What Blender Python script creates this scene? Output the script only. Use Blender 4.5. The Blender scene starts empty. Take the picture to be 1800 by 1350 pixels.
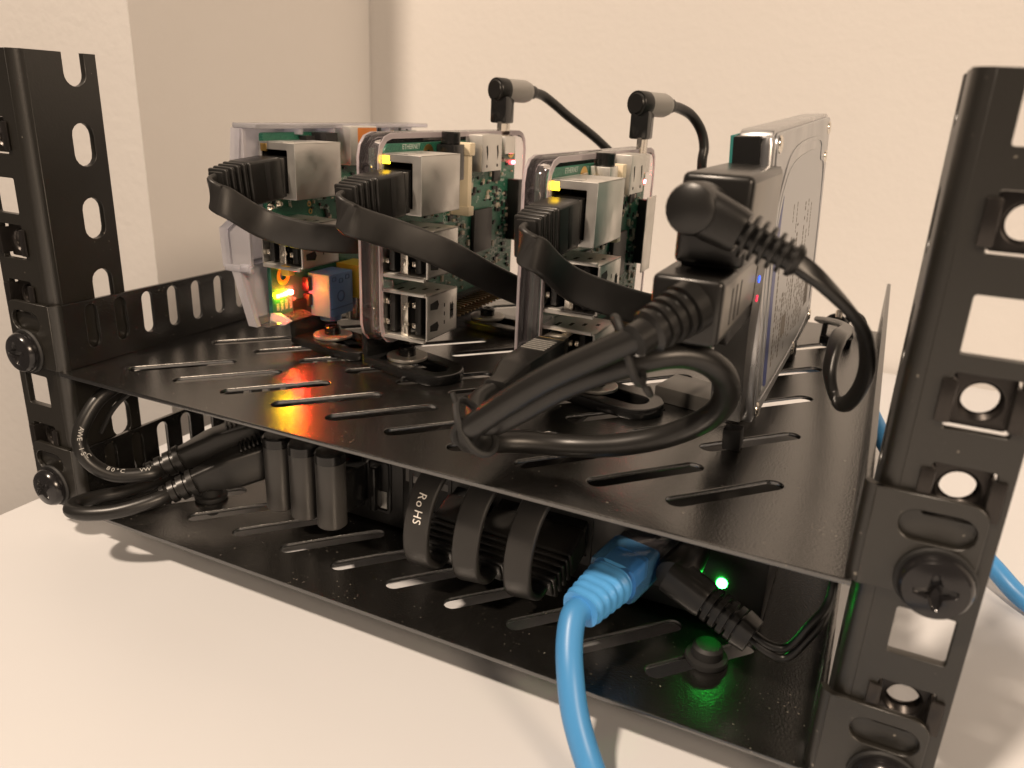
import bpy, bmesh, math, random
from mathutils import Vector, Matrix
random.seed(7)
S = 0.001                                   # everything below is written in millimetres
scene = bpy.context.scene
COL = scene.collection

# ------------------------------------------------------------------ camera
def cam_axes(yaw, pitch, roll):
    f = Vector((math.sin(yaw)*math.cos(pitch), math.cos(yaw)*math.cos(pitch), math.sin(pitch)))
    r = Vector((math.cos(yaw), -math.sin(yaw), 0)); u = r.cross(f)
    c, s = math.cos(roll), math.sin(roll)
    return f, c*r + s*u, -s*r + c*u
CAM = (100.243, -136.942, 78.197)
f_, r_, u_ = cam_axes(-0.431, -0.343, 0.046)
cd = bpy.data.cameras.new('camera'); cam = bpy.data.objects.new('camera', cd); COL.objects.link(cam)
cam.matrix_world = Matrix(((r_.x, u_.x, -f_.x, CAM[0]*S), (r_.y, u_.y, -f_.y, CAM[1]*S),
                           (r_.z, u_.z, -f_.z, CAM[2]*S), (0, 0, 0, 1)))
cd.sensor_width = 36; cd.lens = 36*1372.17/1800
cd.clip_start = 0.005; cd.clip_end = 20
cd.dof.use_dof = True; cd.dof.focus_distance = 0.212; cd.dof.aperture_fstop = 21
scene.camera = cam

# ------------------------------------------------------------------ light
scene.view_settings.view_transform = 'Standard'; scene.view_settings.look = 'None'
scene.view_settings.exposure = 0; scene.view_settings.gamma = 1
w = bpy.data.worlds.new("World"); scene.world = w; w.use_nodes = True
bg = w.node_tree.nodes['Background']; bg.inputs[0].default_value = (1, .80, .655, 1); bg.inputs[1].default_value = .115
def lamp(name, loc, target, size, power, col):
    d = bpy.data.lights.new(name, 'AREA'); d.shape = 'DISK'; d.size = size; d.energy = power; d.color = col
    o = bpy.data.objects.new(name, d); COL.objects.link(o); o.location = Vector(loc)*S
    o.rotation_euler = (Vector(target) - Vector(loc)).to_track_quat('-Z', 'Y').to_euler()
lamp('ceiling_lamp', (-385, -950, 1650), (0, 60, 0), .13, 44, (1, .80, .62))
lamp('far_lamp', (3040, -2000, 1700), (0, 60, 0), .9, 94, (1, .765, .555))
c = scene.cycles
c.max_bounces = 10; c.transparent_max_bounces = 24; c.transmission_bounces = 8; c.glossy_bounces = 5
c.sample_clamp_indirect = 6; c.caustics_reflective = True; c.caustics_refractive = False
c.use_denoising = True

# ------------------------------------------------------------------ materials
MATS = {}
def mat(name, col=(.5, .5, .5), rough=.5, metal=0., bump=None, spec=.5, emit=None, coat=0, var=None, trans=0, sss=0, speck=None, rvar=None, ior=1.5):
    m = bpy.data.materials.new(name); m.use_nodes = True; nt = m.node_tree; b = nt.nodes['Principled BSDF']
    b.inputs['Base Color'].default_value = (*col, 1); b.inputs['Roughness'].default_value = rough
    b.inputs['Metallic'].default_value = metal; b.inputs['Specular IOR Level'].default_value = spec
    b.inputs['IOR'].default_value = ior
    b.inputs['Coat Weight'].default_value = coat; b.inputs['Coat Roughness'].default_value = .115
    if trans: b.inputs['Transmission Weight'].default_value = trans
    tc = nt.nodes.new('ShaderNodeTexCoord')
    def noise(scale, detail=2, stretch=None):
        n = nt.nodes.new('ShaderNodeTexNoise'); n.inputs['Scale'].default_value = scale; n.inputs['Detail'].default_value = detail
        if stretch:
            mp = nt.nodes.new('ShaderNodeMapping'); mp.inputs['Scale'].default_value = stretch
            nt.links.new(tc.outputs['Object'], mp.inputs[0]); nt.links.new(mp.outputs[0], n.inputs['Vector'])
        else: nt.links.new(tc.outputs['Object'], n.inputs['Vector'])
        return n
    last = None
    if var:                                     # (scale, other colour)
        n = noise(var[0], 4, var[2] if len(var) > 2 else None)
        r = nt.nodes.new('ShaderNodeValToRGB'); r.color_ramp.elements[0].position = .35; r.color_ramp.elements[1].position = .68
        r.color_ramp.elements[0].color = (*col, 1); r.color_ramp.elements[1].color = (*var[1], 1)
        nt.links.new(n.outputs[0], r.inputs[0]); nt.links.new(r.outputs[0], b.inputs['Base Color']); last = r.outputs[0]
    if speck:                                   # dust specks: (scale, threshold, colour)
        n = noise(speck[0], 1); n2 = noise(speck[0]*.07, 2)
        ad = nt.nodes.new('ShaderNodeMath'); ad.operation = 'MULTIPLY_ADD'; ad.inputs[1].default_value = .35
        nt.links.new(n2.outputs[0], ad.inputs[0]); nt.links.new(n.outputs[0], ad.inputs[2])
        r = nt.nodes.new('ShaderNodeValToRGB'); r.color_ramp.elements[0].position = speck[1]; r.color_ramp.elements[1].position = speck[1]+.02
        nt.links.new(ad.outputs[0], r.inputs[0])
        mx = nt.nodes.new('ShaderNodeMix'); mx.data_type = 'RGBA'
        nt.links.new(r.outputs[0], mx.inputs[0]); mx.inputs[7].default_value = (*speck[2], 1)
        if last: nt.links.new(last, mx.inputs[6])
        else: mx.inputs[6].default_value = (*col, 1)
        nt.links.new(mx.outputs[2], b.inputs['Base Color'])
    if rvar:                                    # roughness variation: (scale, low, high)
        n = noise(rvar[0], 4); r = nt.nodes.new('ShaderNodeMapRange'); r.inputs[1].default_value = .35; r.inputs[2].default_value = .65
        r.inputs[3].default_value = rvar[1]; r.inputs[4].default_value = rvar[2]
        nt.links.new(n.outputs[0], r.inputs[0]); nt.links.new(r.outputs[0], b.inputs['Roughness'])
    if bump:                                    # (scale, strength, distance_mm, [stretch])
        n = noise(bump[0], 3, bump[3] if len(bump) > 3 else None)
        bp = nt.nodes.new('ShaderNodeBump'); bp.inputs['Strength'].default_value = bump[1]; bp.inputs['Distance'].default_value = bump[2]*S
        nt.links.new(n.outputs[0], bp.inputs['Height']); nt.links.new(bp.outputs[0], b.inputs['Normal'])
    if emit:
        b.inputs['Emission Color'].default_value = (*emit[0], 1); b.inputs['Emission Strength'].default_value = emit[1]
    MATS[name] = m; return m
def clear_mat(name, tint, body, mixw, rough=.04):
    """Clear moulded plastic: tinted see-through, a little milky body, glossy skin."""
    m = bpy.data.materials.new(name); m.use_nodes = True; nt = m.node_tree; nt.nodes.clear()
    out = nt.nodes.new('ShaderNodeOutputMaterial'); tr = nt.nodes.new('ShaderNodeBsdfTransparent'); tr.inputs[0].default_value = (*tint, 1)
    df = nt.nodes.new('ShaderNodeBsdfDiffuse'); df.inputs[0].default_value = (*body, 1)
    tl = nt.nodes.new('ShaderNodeBsdfTranslucent'); tl.inputs[0].default_value = (*body, 1)
    gl = nt.nodes.new('ShaderNodeBsdfGlossy'); gl.inputs['Roughness'].default_value = rough
    fr = nt.nodes.new('ShaderNodeFresnel'); fr.inputs[0].default_value = 1.32
    ad = nt.nodes.new('ShaderNodeMixShader'); ad.inputs[0].default_value = .3
    m1 = nt.nodes.new('ShaderNodeMixShader'); m1.inputs[0].default_value = mixw
    m2 = nt.nodes.new('ShaderNodeMixShader'); L = nt.links.new
    L(df.outputs[0], ad.inputs[1]); L(tl.outputs[0], ad.inputs[2])
    L(tr.outputs[0], m1.inputs[1]); L(ad.outputs[0], m1.inputs[2])
    L(fr.outputs[0], m2.inputs[0]); L(m1.outputs[0], m2.inputs[1]); L(gl.outputs[0], m2.inputs[2]); L(m2.outputs[0], out.inputs[0])
    MATS[name] = m; return m
def pcb_mat(name, base, trace):
    m = mat(name, base, .38); nt = m.node_tree; b = nt.nodes['Principled BSDF']; L = nt.links.new
    tc = nt.nodes.new('ShaderNodeTexCoord')
    v = nt.nodes.new('ShaderNodeTexVoronoi'); v.distance = 'MANHATTAN'; v.feature = 'DISTANCE_TO_EDGE' if False else 'F1'; v.inputs['Scale'].default_value = 330
    L(tc.outputs['Object'], v.inputs['Vector'])
    sn = nt.nodes.new('ShaderNodeMath'); sn.operation = 'SINE'; mu = nt.nodes.new('ShaderNodeMath'); mu.operation = 'MULTIPLY'; mu.inputs[1].default_value = 22
    L(v.outputs['Distance'], mu.inputs[0]); L(mu.outputs[0], sn.inputs[0])
    n = nt.nodes.new('ShaderNodeTexNoise'); n.inputs['Scale'].default_value = 90; n.inputs['Detail'].default_value = 3; L(tc.outputs['Object'], n.inputs['Vector'])
    ml = nt.nodes.new('ShaderNodeMath'); ml.operation = 'MULTIPLY'; L(sn.outputs[0], ml.inputs[0]); L(n.outputs[0], ml.inputs[1])
    r = nt.nodes.new('ShaderNodeValToRGB'); r.color_ramp.elements[0].color = (*base, 1); r.color_ramp.elements[1].color = (*trace, 1)
    r.color_ramp.elements[0].position = .12; r.color_ramp.elements[1].position = .38
    L(ml.outputs[0], r.inputs[0]); L(r.outputs[0], b.inputs['Base Color'])
    return m
def led(name, col, strength): return mat(name, tuple(.2*x for x in col), .4, emit=(col, strength))

POWDER = mat('black_powder_coat', (.006, .0056, .005), .25, bump=(1700, .6, .10), spec=1, ior=1.8, speck=(1300, .93, (.22, .2, .17)))
POSTM = mat('post_powder_coat', (.0115, .0102, .0078), .38, bump=(1500, .3, .10), spec=.8, speck=(800, .945, (.2, .18, .15)))
NUTM = mat('dark_spring_steel', (.05, .045, .042), .3, .8, bump=(500, .2, .1))
SCREWM = mat('black_zinc', (.02, .019, .02), .2, .35, spec=.6, bump=(700, .12, .08))
WASHER = mat('zinc_steel', (.58, .56, .52), .42, .75, bump=(700, .15, .05))
WALLM = mat('wall_paint', (.655, .635, .615), .85, bump=(230, .28, .8), spec=.2, var=(5, (.635, .612, .59)))
TABLEM = mat('white_laminate', (.685, .692, .71), .45, bump=(500, .05, .1), spec=.4, var=(7, (.672, .678, .692)), rvar=(16, .38, .5), speck=(1500, 1.02, (.5, .45, .4)))
EDGEM = mat('table_edge_band', (.78, .76, .73), .5)
PCB = pcb_mat('green_circuit_board', (.008, .088, .055), (.055, .23, .145))
NICKEL = mat('nickel_shell', (.76, .745, .71), .33, .95, rvar=(120, .32, .5), bump=(350, .1, .06))
BRIGHT = mat('bright_tin', (.75, .70, .62), .2, 1)
GOLD = mat('gold_plate', (.80, .52, .16), .3, 1)
PINM = mat('pin_metal', (.26, .19, .11), .4, 1)
CHIPM = mat('chip_plastic', (.022, .021, .021), .45, bump=(900, .1, .05))
BLACKP = mat('black_plastic', (.012, .0118, .0115), .42, bump=(900, .12, .06))
GLOSSB = mat('gloss_black_plastic', (.010, .010, .010), .22)
DARKIN = mat('dark_interior', (.006, .006, .006), .6)
PLUGM = mat('moulded_black_plug', (.010, .0096, .009), .35, bump=(800, .15, .07))
RIBBONM = mat('flat_cable_sheath', (.019, .018, .017), .36, bump=(420, .35, .10, (1, 1, .25)), rvar=(160, .34, .5))
CORDM = mat('round_cable_sheath', (.011, .0105, .0098), .36, bump=(300, .15, .1))
RUBBER = mat('matt_rubber', (.014, .014, .014), .6)
TUBEM = mat('grey_black_sleeve', (.055, .053, .051), .33, bump=(500, .08, .05))
GREYP = mat('grey_sleeve_plastic', (.24, .23, .215), .42)
IVORY = mat('ivory_plastic', (.80, .69, .50), .5)
WHITEP = mat('white_print', (.72, .70, .66), .6)
MIDPRINT = mat('grey_print', (.45, .44, .42), .6)
DIMPRINT = mat('faint_print', (.25, .24, .22), .6)
YELLOWP = mat('yellow_plastic', (.72, .55, .06), .45)
BLUEJ = mat('blue_jack_plastic', (.12, .25, .52), .42)
BLUEC = mat('blue_cable_pvc', (.06, .26, .56), .38, bump=(300, .08, .08))
BLUEB = mat('blue_boot_rubber', (.08, .33, .70), .42, bump=(400, .1, .08))
ORANGE = mat('orange_film', (.62, .20, .03), .4)
WARMY = mat('warm_yellow', (.78, .48, .07), .45)
CASE = clear_mat('clear_case_plastic', (.99, .985, .99), (.75, .68, .72), .05)
CASEF = clear_mat('clear_case_rim', (.99, .98, .985), (.82, .74, .78), .05)
CASEE = clear_mat('case_edge_glow', (.93, .86, .90), (.92, .84, .88), .46, .1)  # milky pink body stands in for light glowing in the clear edges
CASEV = clear_mat('violet_case_plastic', (.88, .87, .93), (.87, .86, .91), .42, .12)
CASEW = clear_mat('frosted_case_panel', (.94, .93, .95), (.86, .84, .88), .46, .2)
BLUECLR = clear_mat('blue_clear_plug', (.55, .76, .95), (.14, .40, .72), .34, .1)
ALU = mat('drive_aluminium', (.55, .55, .555), .30, 1, bump=(300, .08, .08), rvar=(80, .24, .4))
LIDM = mat('drive_lid_steel', (.50, .51, .525), .34, 1, rvar=(60, .28, .44), bump=(120, .06, .2))
LABELM = mat('silver_label', (.45, .46, .475), .42, .55)
LABELBLUE = mat('label_blue_band', (.05, .07, .22), .4, .2)
PRINTM = mat('label_ink', (.16, .145, .13), .6)
TEAL = mat('drive_board_edge', (.02, .16, .15), .4)
ADAPT = mat('adapter_shell', (.011, .0105, .010), .28, bump=(700, .1, .05))
ADAPTG = mat('adapter_lit_shell', (.15, .14, .125), .30, bump=(700, .08, .05), spec=.8)  # paler copy of the shell, wall reflection put into the base colour
STRIPM = mat('dark_grey_strip', (.05, .047, .043), .34, bump=(700, .08, .05))
GREYTAG = mat('grey_sticker', (.16, .155, .15), .5)
L_Y = led('amber_led', (1, .60, .02), 7); L_YG = led('yellow_green_led', (.45, 1, .03), 90); L_YW = led('yellow_led', (1, .74, .005), 210); L_R = led('red_led', (1, .02, .015), 1700)
L_G = led('green_led', (.03, 1, .08), 42); L_B = led('blue_led', (.02, .10, 1), 3.2); L_RS = led('small_red_led', (1, .02, .06), 2.4)
L_RP = led('power_red_led', (1, .05, .07), 60)

# ------------------------------------------------------------------ mesh helpers (mm)
def V(*a): return Vector(a[0] if len(a) == 1 else a)
def frame(o, z, x=(1, 0, 0)):
    z = V(z).normalized(); x = V(x); x = x - z*x.dot(z)
    if x.length < 1e-5: x = V(0, 1, 0) - z*z.y
    x.normalize(); y = z.cross(x); o = V(o)
    return Matrix(((x.x, y.x, z.x, o.x), (x.y, y.y, z.y, o.y), (x.z, y.z, z.z, o.z), (0, 0, 0, 1)))
def rrect(cx, cy, w, h, r=0, n=5):
    if r <= 0: return [(cx-w/2, cy-h/2), (cx+w/2, cy-h/2), (cx+w/2, cy+h/2), (cx-w/2, cy+h/2)]
    P = []
    for sx, sy, a0 in ((1, -1, -90), (1, 1, 0), (-1, 1, 90), (-1, -1, 180)):
        for i in range(n+1):
            a = math.radians(a0 + 90*i/n); P.append((cx+sx*(w/2-r)+r*math.cos(a), cy+sy*(h/2-r)+r*math.sin(a)))
    return P
def capsule(p, q, r, n=8):
    a0 = math.atan2(q[1]-p[1], q[0]-p[0]); P = []
    for c0, s in ((q, -math.pi/2), (p, math.pi/2)):
        for i in range(n+1):
            a = a0+s+math.pi*i/n; P.append((c0[0]+r*math.cos(a), c0[1]+r*math.sin(a)))
    return P
def circ(cx, cy, r, n=24): return [(cx+r*math.cos(2*math.pi*i/n), cy+r*math.sin(2*math.pi*i/n)) for i in range(n)]
def catmull(P, k=8):
    P = [V(p) for p in P]; Q = [2*P[0]-P[1]] + P + [2*P[-1]-P[-2]]; out = []
    for i in range(1, len(Q)-2):
        a, b, c_, d = Q[i-1:i+3]
        for j in range(k):
            t = j/k; out.append(.5*((2*b)+(c_-a)*t+(2*a-5*b+4*c_-d)*t*t+(3*b-a-3*c_+d)*t**3))
    out.append(P[-1]); return out

class MB:
    def __init__(s): s.bm = bmesh.new()
    def merge(s, bm2, M=None):
        me = bpy.data.meshes.new('tmp'); bm2.to_mesh(me); bm2.free()
        if M is not None: me.transform(M)
        s.bm.from_mesh(me); bpy.data.meshes.remove(me); return s
    def box(s, x0, x1, y0, y1, z0, z1, bev=0, M=None, seg=2):
        b = bmesh.new(); bmesh.ops.create_cube(b, size=1)
        for v in b.verts: v.co = V(x0+(v.co.x+.5)*(x1-x0), y0+(v.co.y+.5)*(y1-y0), z0+(v.co.z+.5)*(z1-z0))
        if bev: bmesh.ops.bevel(b, geom=b.edges[:], offset=bev, segments=seg, profile=.5, affect='EDGES')
        return s.merge(b, M)
    def lathe(s, prof, M=None, n=24):
        """prof: list of (radius, z) turned about local z."""
        b = bmesh.new(); rings = []
        for r, z in prof:
            if r < 1e-4: rings.append([b.verts.new((0, 0, z))])
            else: rings.append([b.verts.new((r*math.cos(2*math.pi*i/n), r*math.sin(2*math.pi*i/n), z)) for i in range(n)])
        for A, B in zip(rings, rings[1:]):
            for i in range(n):
                j = (i+1) % n
                if len(A) == 1 and len(B) == 1: continue
                if len(A) == 1: b.faces.new((A[0], B[j], B[i]))
                elif len(B) == 1: b.faces.new((A[i], A[j], B[0]))
                else: b.faces.new((A[i], A[j], B[j], B[i]))
        bmesh.ops.recalc_face_normals(b, faces=b.faces[:])
        return s.merge(b, M)
    def cyl(s, p, q, r, n=20, bev=0, r2=None):
        p, q = V(p), V(q); h = (q-p).length; r2 = r if r2 is None else r2
        pr = [(0, 0), (r-bev, 0), (r, bev), (r2, h-bev), (r2-bev, h), (0, h)] if bev else [(0, 0), (r, 0), (r2, h), (0, h)]
        return s.lathe(pr, frame(p, q-p), n)
    def loft(s, rings, cap=True):
        b = bmesh.new(); R = [[b.verts.new(p) for p in ring] for ring in rings]; n = len(R[0])
        for A, B in zip(R, R[1:]):
            for i in range(n): b.faces.new((A[i], A[(i+1) % n], B[(i+1) % n], B[i]))
        if cap: b.faces.new(R[0][::-1]); b.faces.new(R[-1])
        bmesh.ops.recalc_face_normals(b, faces=b.faces[:])
        return s.merge(b)
    def tube(s, path, r, n=14, k=8, smooth=True):
        P = catmull(path, k) if smooth else [V(p) for p in path]; rings = []; T0 = None; N = None
        rr = r if callable(r) else (lambda t: r)
        for i, p in enumerate(P):
            T = (P[min(i+1, len(P)-1)] - P[max(i-1, 0)]).normalized()
            if N is None: N = T.orthogonal().normalized()
            else: N = (T0.rotation_difference(T) @ N); N = (N - T*N.dot(T)).normalized()
            B = T.cross(N); T0 = T; R_ = rr(i/(len(P)-1))
            rings.append([p + R_*(math.cos(2*math.pi*j/n)*N + math.sin(2*math.pi*j/n)*B) for j in range(n)])
        return s.loft(rings)
    def ribbon(s, path, wid, th, k=8):
        """path: list of (point, width direction). rounded flat cable."""
        P = catmull([p for p, d in path], k); D = catmull([d for p, d in path], k); rings = []
        for i, p in enumerate(P):
            T = (P[min(i+1, len(P)-1)] - P[max(i-1, 0)]).normalized(); d = D[i]; d = (d - T*d.dot(T)).normalized(); n = T.cross(d)
            rings.append([p + d*x + n*y for x, y in rrect(0, 0, wid, th, th*.42, 3)])
        return s.loft(rings)
    def prism(s, poly, z0, z1, M=None):
        b = bmesh.new(); A = [b.verts.new((x, y, z0)) for x, y in poly]; B = [b.verts.new((x, y, z1)) for x, y in poly]; n = len(poly)
        b.faces.new(A[::-1]); b.faces.new(B)
        for i in range(n): b.faces.new((A[i], A[(i+1) % n], B[(i+1) % n], B[i]))
        bmesh.ops.recalc_face_normals(b, faces=b.faces[:])
        return s.merge(b, M)
    def plate(s, outline, holes, t, M=None, bev=.2):
        """sheet with holes: filled 2D curve, lying at z 0..t."""
        cu = bpy.data.curves.new('tmp', 'CURVE'); cu.dimensions = '2D'; cu.fill_mode = 'BOTH'
        cu.extrude = t/2-bev; cu.bevel_depth = bev; cu.bevel_resolution = 1; cu.offset = -bev
        for loop in [outline]+list(holes):
            sp = cu.splines.new('POLY'); sp.points.add(len(loop)-1); sp.use_cyclic_u = True
            for i, (x, y) in enumerate(loop): sp.points[i].co = (x, y, 0, 1)
        o = bpy.data.objects.new('tmp', cu); me = bpy.data.meshes.new_from_object(o)
        me.transform(Matrix.Translation((0, 0, t/2)))
        if M is not None: me.transform(M)
        s.bm.from_mesh(me); bpy.data.meshes.remove(me); bpy.data.objects.remove(o); bpy.data.curves.remove(cu); return s
    def text(s, body, size, M, depth=.03, align='CENTER'):
        cu = bpy.data.curves.new('tmp', 'FONT'); cu.body = body; cu.size = size; cu.extrude = depth; cu.align_x = align; cu.align_y = 'CENTER'; cu.resolution_u = 3
        o = bpy.data.objects.new('tmp', cu); me = bpy.data.meshes.new_from_object(o); me.transform(M)
        s.bm.from_mesh(me); bpy.data.meshes.remove(me); bpy.data.objects.remove(o); bpy.data.curves.remove(cu); return s
    def build(s, name, m, parent=None, angle=38, stuff=False):
        org = parent.get('_org') if parent is not None else None
        if org is not None: bmesh.ops.translate(s.bm, vec=-V(org), verts=s.bm.verts)
        bmesh.ops.scale(s.bm, vec=(S, S, S), verts=s.bm.verts)
        me = bpy.data.meshes.new(name); s.bm.to_mesh(me); s.bm.free()
        me.polygons.foreach_set('use_smooth', [True]*len(me.polygons)); me.set_sharp_from_angle(angle=math.radians(angle))
        me.materials.append(m)
        o = bpy.data.objects.new(name, me); COL.objects.link(o)
        if parent is not None: o.parent = parent
        if org is not None: o['_org'] = list(org)
        if stuff: o['kind'] = 'stuff'
        return o
def tag(o, label, cat, group=None):
    o['label'] = label; o['category'] = cat
    if group: o['group'] = group
    return o
def thing(name, label, cat, org=(0, 0, 0), rot=None, local=False, group=None):
    """Empty at the thing's base. local=True: parts are written in local coordinates."""
    o = bpy.data.objects.new(name, None); COL.objects.link(o); o.empty_display_size = .01
    o.location = V(org)*S
    if rot: o.rotation_euler = rot
    if not local: o['_org'] = list(org)
    return tag(o, label, cat, group)
def dup(root, loc, rot=None, label=None):
    r = root.copy(); COL.objects.link(r); r.location = V(loc)*S
    if rot is not None: r.rotation_euler = rot
    if label: r['label'] = label
    for ch in list(root.children):
        c_ = ch.copy(); COL.objects.link(c_); c_.parent = r
        for g in list(ch.children):
            d = g.copy(); COL.objects.link(d); d.parent = c_
    return r
def struct(o): o['kind'] = 'structure'; return o
XY = Matrix.Identity(4)
def plane_xz(y): return frame((0, y, 0), (0, -1, 0), (1, 0, 0))     # (x, z) -> world, thickness towards -y
def plane_yz(x): return frame((x, 0, 0), (1, 0, 0), (0, 1, 0))       # (y, z) -> world, thickness towards +x

# ------------------------------------------------------------------ setting: walls and table
TZ = -57.
def wall(name, p, q):
    d = V(q[0]-p[0], q[1]-p[1], 0); n = V(d.y, -d.x, 0).normalized()*-40       # thickness away from the room
    b = MB(); P = [V(p[0], p[1], 0), V(q[0], q[1], 0), V(q[0], q[1], 0)+n, V(p[0], p[1], 0)+n]
    b.prism([(v.x, v.y) for v in P], -700, 900)
    return struct(b.build(name, WALLM))
wall('wall_left', (-1200, 150), (-239.5, 150))
wall('wall_recess', (-240, 151), (-240, 344.5))
wall('wall_back', (-290, 345), (1300, 345))
t = thing('table', 'white laminate table top under the black rack', 'table', (450, -100, TZ))
MB().box(-147, 1050, -600, 340, TZ-18, TZ, .8).build('table_top', TABLEM, t)

# ------------------------------------------------------------------ rack posts
HOLES = [80.55, 64.7, 48.8, 36.1, 20.2, 4.35, -8.35, -24.2, -40.1]
ZT, ZB = 86.4, -46.6
def make_post(side, label):
    s = side; xi = 106.75 if s < 0 else 107.6                       # inner face of the side flange
    t = thing('rack_post', label, 'rack post', (s*(xi+10), 1.5, ZB), group='rack posts')
    b = MB(); rb = 3.0
    x0, x1 = xi+rb, 127.
    b.plate([(s*x, z) for x, z in ((x0, ZB), (x1, ZB), (x1, ZT), (x0, ZT))], [rrect(s*119.56, z, 9.7, 9.7, .5, 2) for z in HOLES], 1.9,
            frame((0, 3.4, 0), (0, -1, 0), (1, 0, 0)), .12)
    ov = []
    for z in (79.9+6.6, 62.4, 42.0, 21.4, .6, -20.4, -41): ov.append(z)
    holes = [capsule((18.3, z-2.6), (18.3, z+2.6), 3.3) for z in ov[1:]]
    z0 = ov[0]-5.5
    notch = [(15, ZT)] + [(18.3+3.3*math.cos(a), z0+3.3*math.sin(a)) for a in [math.pi+math.pi*i/10 for i in range(11)]] + [(21.6, ZT)]
    out = [(1.5+rb, ZB), (25.3, ZB), (25.3, ZT)] + notch[::-1] + [(1.5+rb, ZT)]
    b.plate(out, holes, 1.9, frame((s*xi if s > 0 else s*xi-1.9, 0, 0), (1, 0, 0), (0, 1, 0)), .12)
    arc = [(s*(xi+rb-rb*math.sin(a)), 1.5+rb-rb*math.cos(a)) for a in [math.pi/2*i/6 for i in range(7)]]
    ri = rb-1.9; arc2 = [(s*(xi+rb-ri*math.sin(a)), 1.5+rb-ri*math.cos(a)) for a in [math.pi/2*i/6 for i in range(7)]]
    b.prism(arc+arc2[::-1], ZB, ZT)
    b.build('post_body', POSTM, t, 50)
make_post(-1, 'left black steel rack post with square and oval holes')
make_post(1, 'right black steel rack post nearest the camera')

# cage nuts clipped into square holes (seen from the front: two spring lips and a threaded square nut)
cn = thing('cage_nut', 'cage nut in the right post just above the upper shelf ear', 'cage nut', (119.56, 1.5, 20.2), local=True, group='cage nuts in the rack posts')
b = MB(); b.plate(rrect(0, 0, 9.2, 9.2, .6, 2), [circ(0, 0, 3.3)], 4.2, frame((0, 6.6, 0), (0, -1, 0)), .25); b.build('nut', NUTM, cn)
for sx in (-1, 1):
    b = MB(); b.box(min(sx*4.3, sx*6.4), max(sx*4.3, sx*6.4), -.75, -.1, -3.7, 3.7, .25); b.box(min(sx*4.1, sx*4.75), max(sx*4.1, sx*4.75), -.7, 6, -3.6, 3.6, .2); b.build('spring_lip', NUTM, cn)
b = MB(); b.box(-4.5, 4.5, 6.7, 7.3, -4.6, 4.6, .2); bm_ = b
ring = MB(); ring.lathe([(3.3, 0), (2.9, .4), (3.3, .8), (2.9, 1.2), (3.3, 1.6), (2.9, 2.), (3.3, 2.4), (2.9, 2.8), (3.3, 3.2)], frame((0, 2.6, 0), (0, 1, 0))); ring.build('thread', NUTM, cn)
bm_.bm.free()
for x, z, lab in ((119.56, 64.7, 'cage nut second square hole from the top of the right post'), (119.56, 36.1, 'cage nut in the right post below its open square hole'),
                  (119.56, -24.2, 'cage nut in the right post above the lower shelf ear'),
                  (-119.56, 64.7, 'cage nut near the top of the left post at the photo edge'), (-119.56, 36.1, 'shiny cage nut midway up the left post'),
                  (-119.56, 20.2, 'cage nut in the left post just above the upper shelf ear'), (-119.56, -24.2, 'cage nut in the left post above the lower shelf ear')):
    dup(cn, (x, 1.5, z), label=lab)

# ------------------------------------------------------------------ shelves
DEPTH = 196
def make_shelf(z, label):
    t = thing('rack_shelf', label, 'rack shelf', (0, 0, z), group='vented rack shelves'); W = 106.5
    slots = []
    for r in range(5):
        for k in range(10):
            x = 70.9-18.05*k; y = 14.0+32.4*r
            slots.append(capsule((x, y), (x+17.2, y+19), 2.35))
    MB().plate([(-W, 0), (W, 0), (W, DEPTH), (-W, DEPTH)], slots, 1.2, Matrix.Translation((0, 0, z-1.2)), .22).build('tray', POWDER, t)
    for s in (-1, 1):
        fl = [capsule((12+9.9*i, 7.0), (12+9.9*i, 16.), 2.05) for i in range(18)]
        out = [(3, 0), (DEPTH, 0), (DEPTH, 19.3), (3, 19.3)]
        MB().plate(out, fl, 1.3, frame((W-1.3 if s > 0 else -W, 0, z), (1, 0, 0), (0, 1, 0)), .2).build('side_flange', POWDER, t)
        b = MB(); x0 = W+.6
        P = [(x0, 0), (124.8-3, 0)] + [(124.8-3+3*math.sin(a), 3-3*math.cos(a)) for a in [math.pi/2*i/5 for i in range(6)]]
        P += [(124.8-3+3*math.cos(a), 16.3+3*math.sin(a)) for a in [math.pi/2*i/5 for i in range(6)]] + [(x0, 19.3)]
        b.plate([(s*x, y) for x, y in P], [capsule((s*117.6-3.1, 13.6), (s*117.6+3.1, 13.6), 2.9), circ(s*119.5, 4.4, 3.1)], 1.35, frame((0, 1.42, z), (0, -1, 0), (1, 0, 0)), .2)
        rb = 3.0; xo = W                                               # rounded bend between the flange and the ear
        ri = 1.65; xc, yc = s*(W-1.3+rb), .07+rb
        A = [(xc-s*rb*math.sin(a), yc-rb*math.cos(a)) for a in [math.pi/2*i/6 for i in range(7)]]
        B = [(xc-s*ri*math.sin(a), yc-ri*math.cos(a)) for a in [math.pi/2*i/6 for i in range(7)]]
        b.prism(A+B[::-1], z-.1, z+19.3)
        b.build('ear', POSTM, t, 50)
    b = MB(); b.plate([(96.5+4.4*math.cos(a), 4.4*math.sin(a)+2.2) for a in [math.pi*i/10 for i in range(11)]]+[(92.1, -1.4), (100.9, -1.4)], [circ(96.5, 1.6, 1.9)], 1.3, frame((0, DEPTH-.1, z), (0, -1, 0), (1, 0, 0)), .15)
    b.build('rear_tab', POWDER, t)
    return t
make_shelf(0, 'upper vented black shelf carrying the boards and drive')
sh = make_shelf(-44.45, 'lower vented black shelf carrying the switch and charger')
for x in (-88, 88):
    for y in (62, 172):
        MB().cyl((x, y, -45.9), (x, y, TZ+.02), 6.5, bev=.6).build('rubber_foot', RUBBER, sh)

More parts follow.
